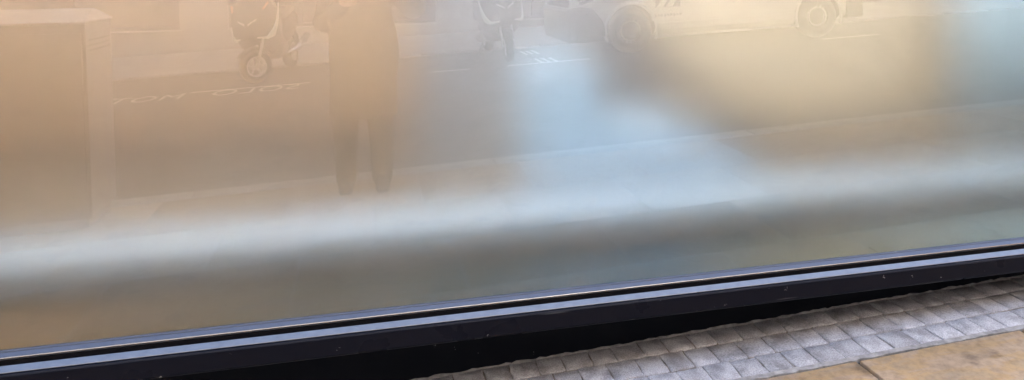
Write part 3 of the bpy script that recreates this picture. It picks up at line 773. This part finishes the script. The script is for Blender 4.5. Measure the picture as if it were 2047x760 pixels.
    bm = B(); tube(bm, [(-.66, .0, .84), (-.8, 0, .88)], .05, 8); P('case_rack', bm, 'scooter_grey')
    P('exhaust', tube(B(), [(-.2, -.14, .26), (-.45, -.17, .27), (-.5, -.18, .29), (-.95, -.2, .40)], [.02, .025, .052, .055], 14), 'chrome', smooth=True)
    P('engine_case', tube(B(), [(-.15, .07, .30), (-.70, .11, RR)], [.11, .075], 12), 'scooter_grey', smooth=True)
    P('rear_fender', tube(B(), [(-.80, 0, .60), (-1.02, 0, .42), (-1.08, 0, .30)], [.06, .05, .045], 8), 'scooter_grey', smooth=True)
    P('side_stand', tube(B(), [(-.05, .16, .26), (-.08, .30, .012)], .011, 8), 'scooter_grey')
    return t
def grd(x, yv): return (KX(x), -K(yv), RD + S * KX(x))
scooter('black scooter with white side blade and its front wheel turned, left of the person', grd(-1.31, 8.33), math.radians(101), math.radians(48), math.radians(-4), 0)
scooter('black scooter facing the shop between the person and the van', grd(1.95, 8.35), math.radians(88), math.radians(6), math.radians(-3), 0)

# ================================================================ VAN
VX0 = KX(2.90)
van = thing('delivery_van', 'pale grey panel van with black bumper and chevron emblem, parked across the street', 'van', (VX0, -K(7.40) - .95, RD + S * VX0), (0, SLOPE * -1, 0))
# local axes: x backwards from the nose (world +x), y across, z up
HW = .95
WF, WR_, WRAD, ARCH = .87, 3.99, .335, .385
def vsec(x, zb, zbelt, zt, hw, hwt):
    return [(x, s_ * a, z) for s_, a, z in
            ((1, hw * .86, zb), (1, hw * .985, zb + .10), (1, hw, zb + .28), (1, hw, zbelt), (1, (hw + hwt) / 2, (zbelt + zt) / 2), (1, hwt, zt - .10), (1, hwt * .86, zt),
             (-1, hwt * .86, zt), (-1, hwt, zt - .10), (-1, (hw + hwt) / 2, (zbelt + zt) / 2), (-1, hw, zbelt), (-1, hw, zb + .28), (-1, hw * .985, zb + .10), (-1, hw * .86, zb))]
secs = [(.015, .30, .80, .96, .74, .62), (.05, .24, .84, 1.02, .84, .74), (.15, .22, .88, 1.10, .91, .82), (.31, .22, .92, 1.17, .945, .86), (.46, .22, .95, 1.24, HW, .86),
        (.86, .22, .98, 1.62, HW, .82), (1.20, .22, 1.0, 1.90, HW, .80), (1.55, .22, 1.0, 1.96, HW, .80), (2.8, .22, 1.0, 1.98, HW, .81), (4.38, .24, 1.0, 1.97, HW, .80), (4.70, .28, 1.0, 1.94, .935, .78), (4.80, .34, 1.0, 1.80, .90, .74)]
bodyo = finish('body', loft(B(), [vsec(*q) for q in secs]), ['van_paint', 'arch_dark'], van)
def carve(o, cutters):
    cs = []
    for bm in cutters:
        me = bpy.data.meshes.new('cut'); bmesh.ops.recalc_face_normals(bm, faces=bm.faces); bm.to_mesh(me); bm.free()
        me.materials.append(MATS['arch_dark'])
        c = bpy.data.objects.new('cut', me); col.objects.link(c); c.parent = o.parent; cs.append(c)
        m_ = o.modifiers.new('cut', 'BOOLEAN'); m_.operation = 'DIFFERENCE'; m_.object = c; m_.solver = 'EXACT'
        try: m_.material_mode = 'TRANSFER'
        except Exception: pass
    bpy.context.view_layer.update()
    dg = bpy.context.evaluated_depsgraph_get(); dg.update()
    me = bpy.data.meshes.new_from_object(o.evaluated_get(dg)); o.modifiers.clear(); o.data = me
    for c in cs: bpy.data.objects.remove(c)
cut = []
for x in (WF, WR_):
    for s_ in (-1, 1):
        b_ = B(); lathe(b_, [(ARCH, s_ * .68), (ARCH, s_ * 1.2)], (x, 0, WRAD + .01), 'y', 36); cut.append(b_)
carve(bodyo, cut)
bv = bodyo.modifiers.new('bevel', 'BEVEL'); bv.width = .02; bv.segments = 2; bv.limit_method = 'ANGLE'; bv.angle_limit = math.radians(28)
def V(n, bm, m, p=van, **k): return finish(n, bm, m, p, **k)
for x in (WF, WR_):
    for s_ in (-1, 1):
        bm = B(); rings = []
        for k in range(19):
            a = math.radians(-22 + 224 * k / 18)
            rings.append([(x + r * math.cos(a), s_ * yy, WRAD + .01 + r * math.sin(a)) for r, yy in ((ARCH - .004, .945), (ARCH + .035, .949), (ARCH + .042, .956), (ARCH + .01, .966), (ARCH - .004, .966))])
        loft(bm, rings); V('wheel_arch', bm, 'van_paint', smooth=True)
        yc = s_ * .845
        wl = V('wheel', lathe(B(), [(.215, yc - .09), (.29, yc - .11), (.325, yc - .085), (WRAD, yc), (.325, yc + .085), (.29, yc + .11), (.215, yc + .09)], (x, 0, WRAD), 'y', 44, True), 'tyre', smooth=True)
        o_ = s_ * .10
        rb = B(); lathe(rb, [(.19, yc + o_ * .5), (.222, yc + o_ * .95), (.222, yc + o_ * 1.02), (.185, yc + o_ * .8)], (x, 0, WRAD), 'y', 40, True)
        lathe(rb, [(.20, yc + o_ * .40), (.20, yc + o_ * .46)], (x, 0, WRAD), 'y', 36)
        finish('rim', rb, 'scooter_grey', wl)
        hb = B(); lathe(hb, [(.128, yc + o_ * .47), (.14, yc + o_ * .80), (.155, yc + o_ * .80), (.155, yc + o_ * .47)], (x, 0, WRAD), 'y', 32, True)
        for k in range(16):
            a = 2 * math.pi * k / 16; tube(hb, [(x + .155 * math.cos(a), yc + o_ * .7, WRAD + .155 * math.sin(a)), (x + .195 * math.cos(a), yc + o_ * .6, WRAD + .195 * math.sin(a))], .009, 6)
        finish('hub_ring', hb, 'rim_alloy', wl)
# black lower nose
bm = loft(B(), [[(x, s_ * y, z) for s_, y, z in ((1, hw * .9, .20), (1, hw, .30), (1, hw, zt - .05), (1, hw * .97, zt), (-1, hw * .97, zt), (-1, hw, zt - .05), (-1, hw, .30), (-1, hw * .9, .20))]
                for x, hw, zt in ((-.04, .60, .66), (-.02, .78, .70), (.04, .88, .73), (.14, .94, .735), (.29, .962, .72), (.43, .966, .55), (.465, .966, .45))])
bmp = V('front_bumper', bm, 'van_plastic', smooth=False, bevel=.012)
V('front_grille', loft(B(), [[(x, s_ * y, z) for s_, y, z in ((1, hw, .72), (1, hw * .98, zt), (-1, hw * .98, zt), (-1, hw, .72))] for x, hw, zt in ((-.012, .55, .86), (.02, .66, .88), (.10, .72, .9))]), 'van_plastic', bevel=.006)
for z in (.76, .83):
    V('grille_bar', loft(B(), [[(x, y, z), (x - .012, y, z + .008), (x, y, z + .016)] for x, y in ((.01, -.64), (-.014, -.5), (-.014, .5), (.01, .64))]), 'chrome')
for s_ in (-1, 1):
    hl = V('headlight', loft(B(), [[(x, s_ * y, z0), (x - .02, s_ * (y + .012), z0 + .01), (x - .015, s_ * (y + .012), z1), (x + .03, s_ * (y - .03), z1)] for x, y, z0, z1 in
                                   ((.025, .64, .745, .88), (.065, .80, .75, .92), (.16, .905, .765, .96), (.31, .945, .82, .985), (.42, .955, .90, .99))]), 'window_dark', bevel=.004)
    finish('lamp_strip', loft(B(), [[(x, s_ * y, z), (x - .006, s_ * (y + .006), z + .014), (x, s_ * y, z + .028)] for x, y, z in ((.018, .73, .79), (.05, .835, .80), (.14, .93, .82), (.25, .955, .86))]), 'headlight_lens', hl)
    finish('reflector', ball(B(), (.105, s_ * .885, .865), .05, .6, .7, 1), 'chrome', hl, smooth=True)
    V('bumper_trim', tube(B(), [(-.02, s_ * .60, .60), (.04, s_ * .885, .61), (.22, s_ * .958, .63)], .010, 6), 'chrome')
    # flank lines and door
    V('side_moulding', box(B(), WF + .44, WR_ - .44, *sorted((s_ * .951, s_ * .966)), .395, .43), 'van_paint', bevel=.006)
    V('sill_skirt', box(B(), WF + .40, WR_ - .40, *sorted((s_ * .90, s_ * .948)), .205, .235), 'van_paint', bevel=.006)
    V('door', box(B(), WF + .33, 2.15, *sorted((s_ * .9515, s_ * .9535)), .46, .99), 'van_paint', bevel=.001)
    V('sliding_door', box(B(), 2.17, 3.42, *sorted((s_ * .9515, s_ * .9545)), .46, .99), 'van_paint', bevel=.001)
    V('side_window', loft(B(), [[(x, s_ * (.953 if z < 1.1 else .862), z) for x, z in ((WF + .16, 1.02), (2.1, 1.02), (2.1, 1.62), (1.42, 1.62))],
                                [(x, s_ * (.945 if z < 1.1 else .852), z) for x, z in ((WF + .16, 1.02), (2.1, 1.02), (2.1, 1.62), (1.42, 1.62))]]), 'van_glass')
    V('door_handle', box(B(), 1.9, 2.08, *sorted((s_ * .954, s_ * .98)), .90, .935), 'van_plastic', bevel=.006)
    V('wing_mirror', ball(B(), (1.05, s_ * 1.07, 1.14), .12, .5, .9, 1.1), 'van_plastic', smooth=True)
    V('tail_light', box(B(), 4.75, 4.84, *sorted((s_ * .80, s_ * .905)), .75, 1.25), 'lamp_red', bevel=.01)
V('windscreen', loft(B(), [[(x - .004, y, z) for y in (-hw, hw)] + [(x + .02, y, z - .005) for y in (hw, -hw)] for x, z, hw in ((.50, 1.275, .80), (.86, 1.605, .76), (1.16, 1.86, .72))]), 'van_glass')
V('rear_bumper', loft(B(), [[(x, s_ * y, z) for s_, y, z in ((1, hw, .28), (1, hw, .56), (-1, hw, .56), (-1, hw, .28))] for x, hw in ((4.49, .962), (4.77, .93), (4.86, .86))]), 'van_plastic', bevel=.015)
# flank emblem: dark square with a pale arrow, on the side that faces the shop
ex0, ey = KX(4.14) - VX0, .9555
em = V('side_emblem', box(B(), ex0, ex0 + .40, ey, ey + .002, .655, 1.0), 'van_emblem_dark')
for dx, wd in ((.02, .10), (.17, .10)):
    zc, hh = .83, .17
    p = [(ex0 + dx, zc - hh), (ex0 + dx + wd, zc - hh), (ex0 + dx + wd + .12, zc), (ex0 + dx + wd, zc + hh), (ex0 + dx, zc + hh), (ex0 + dx + .12, zc)]
    finish('chevron', prism(B(), p, 0, 'y', ey + .0025, ey + .004), 'van_emblem_light', em)
for k in range(9):
    x = ex0 - .02 + k * .05
    V('flank_lettering', box(B(), x, x + .032, ey + .0005, ey + .002, .52 - (.012 if k % 3 == 0 else 0), .555), 'van_emblem_dark')
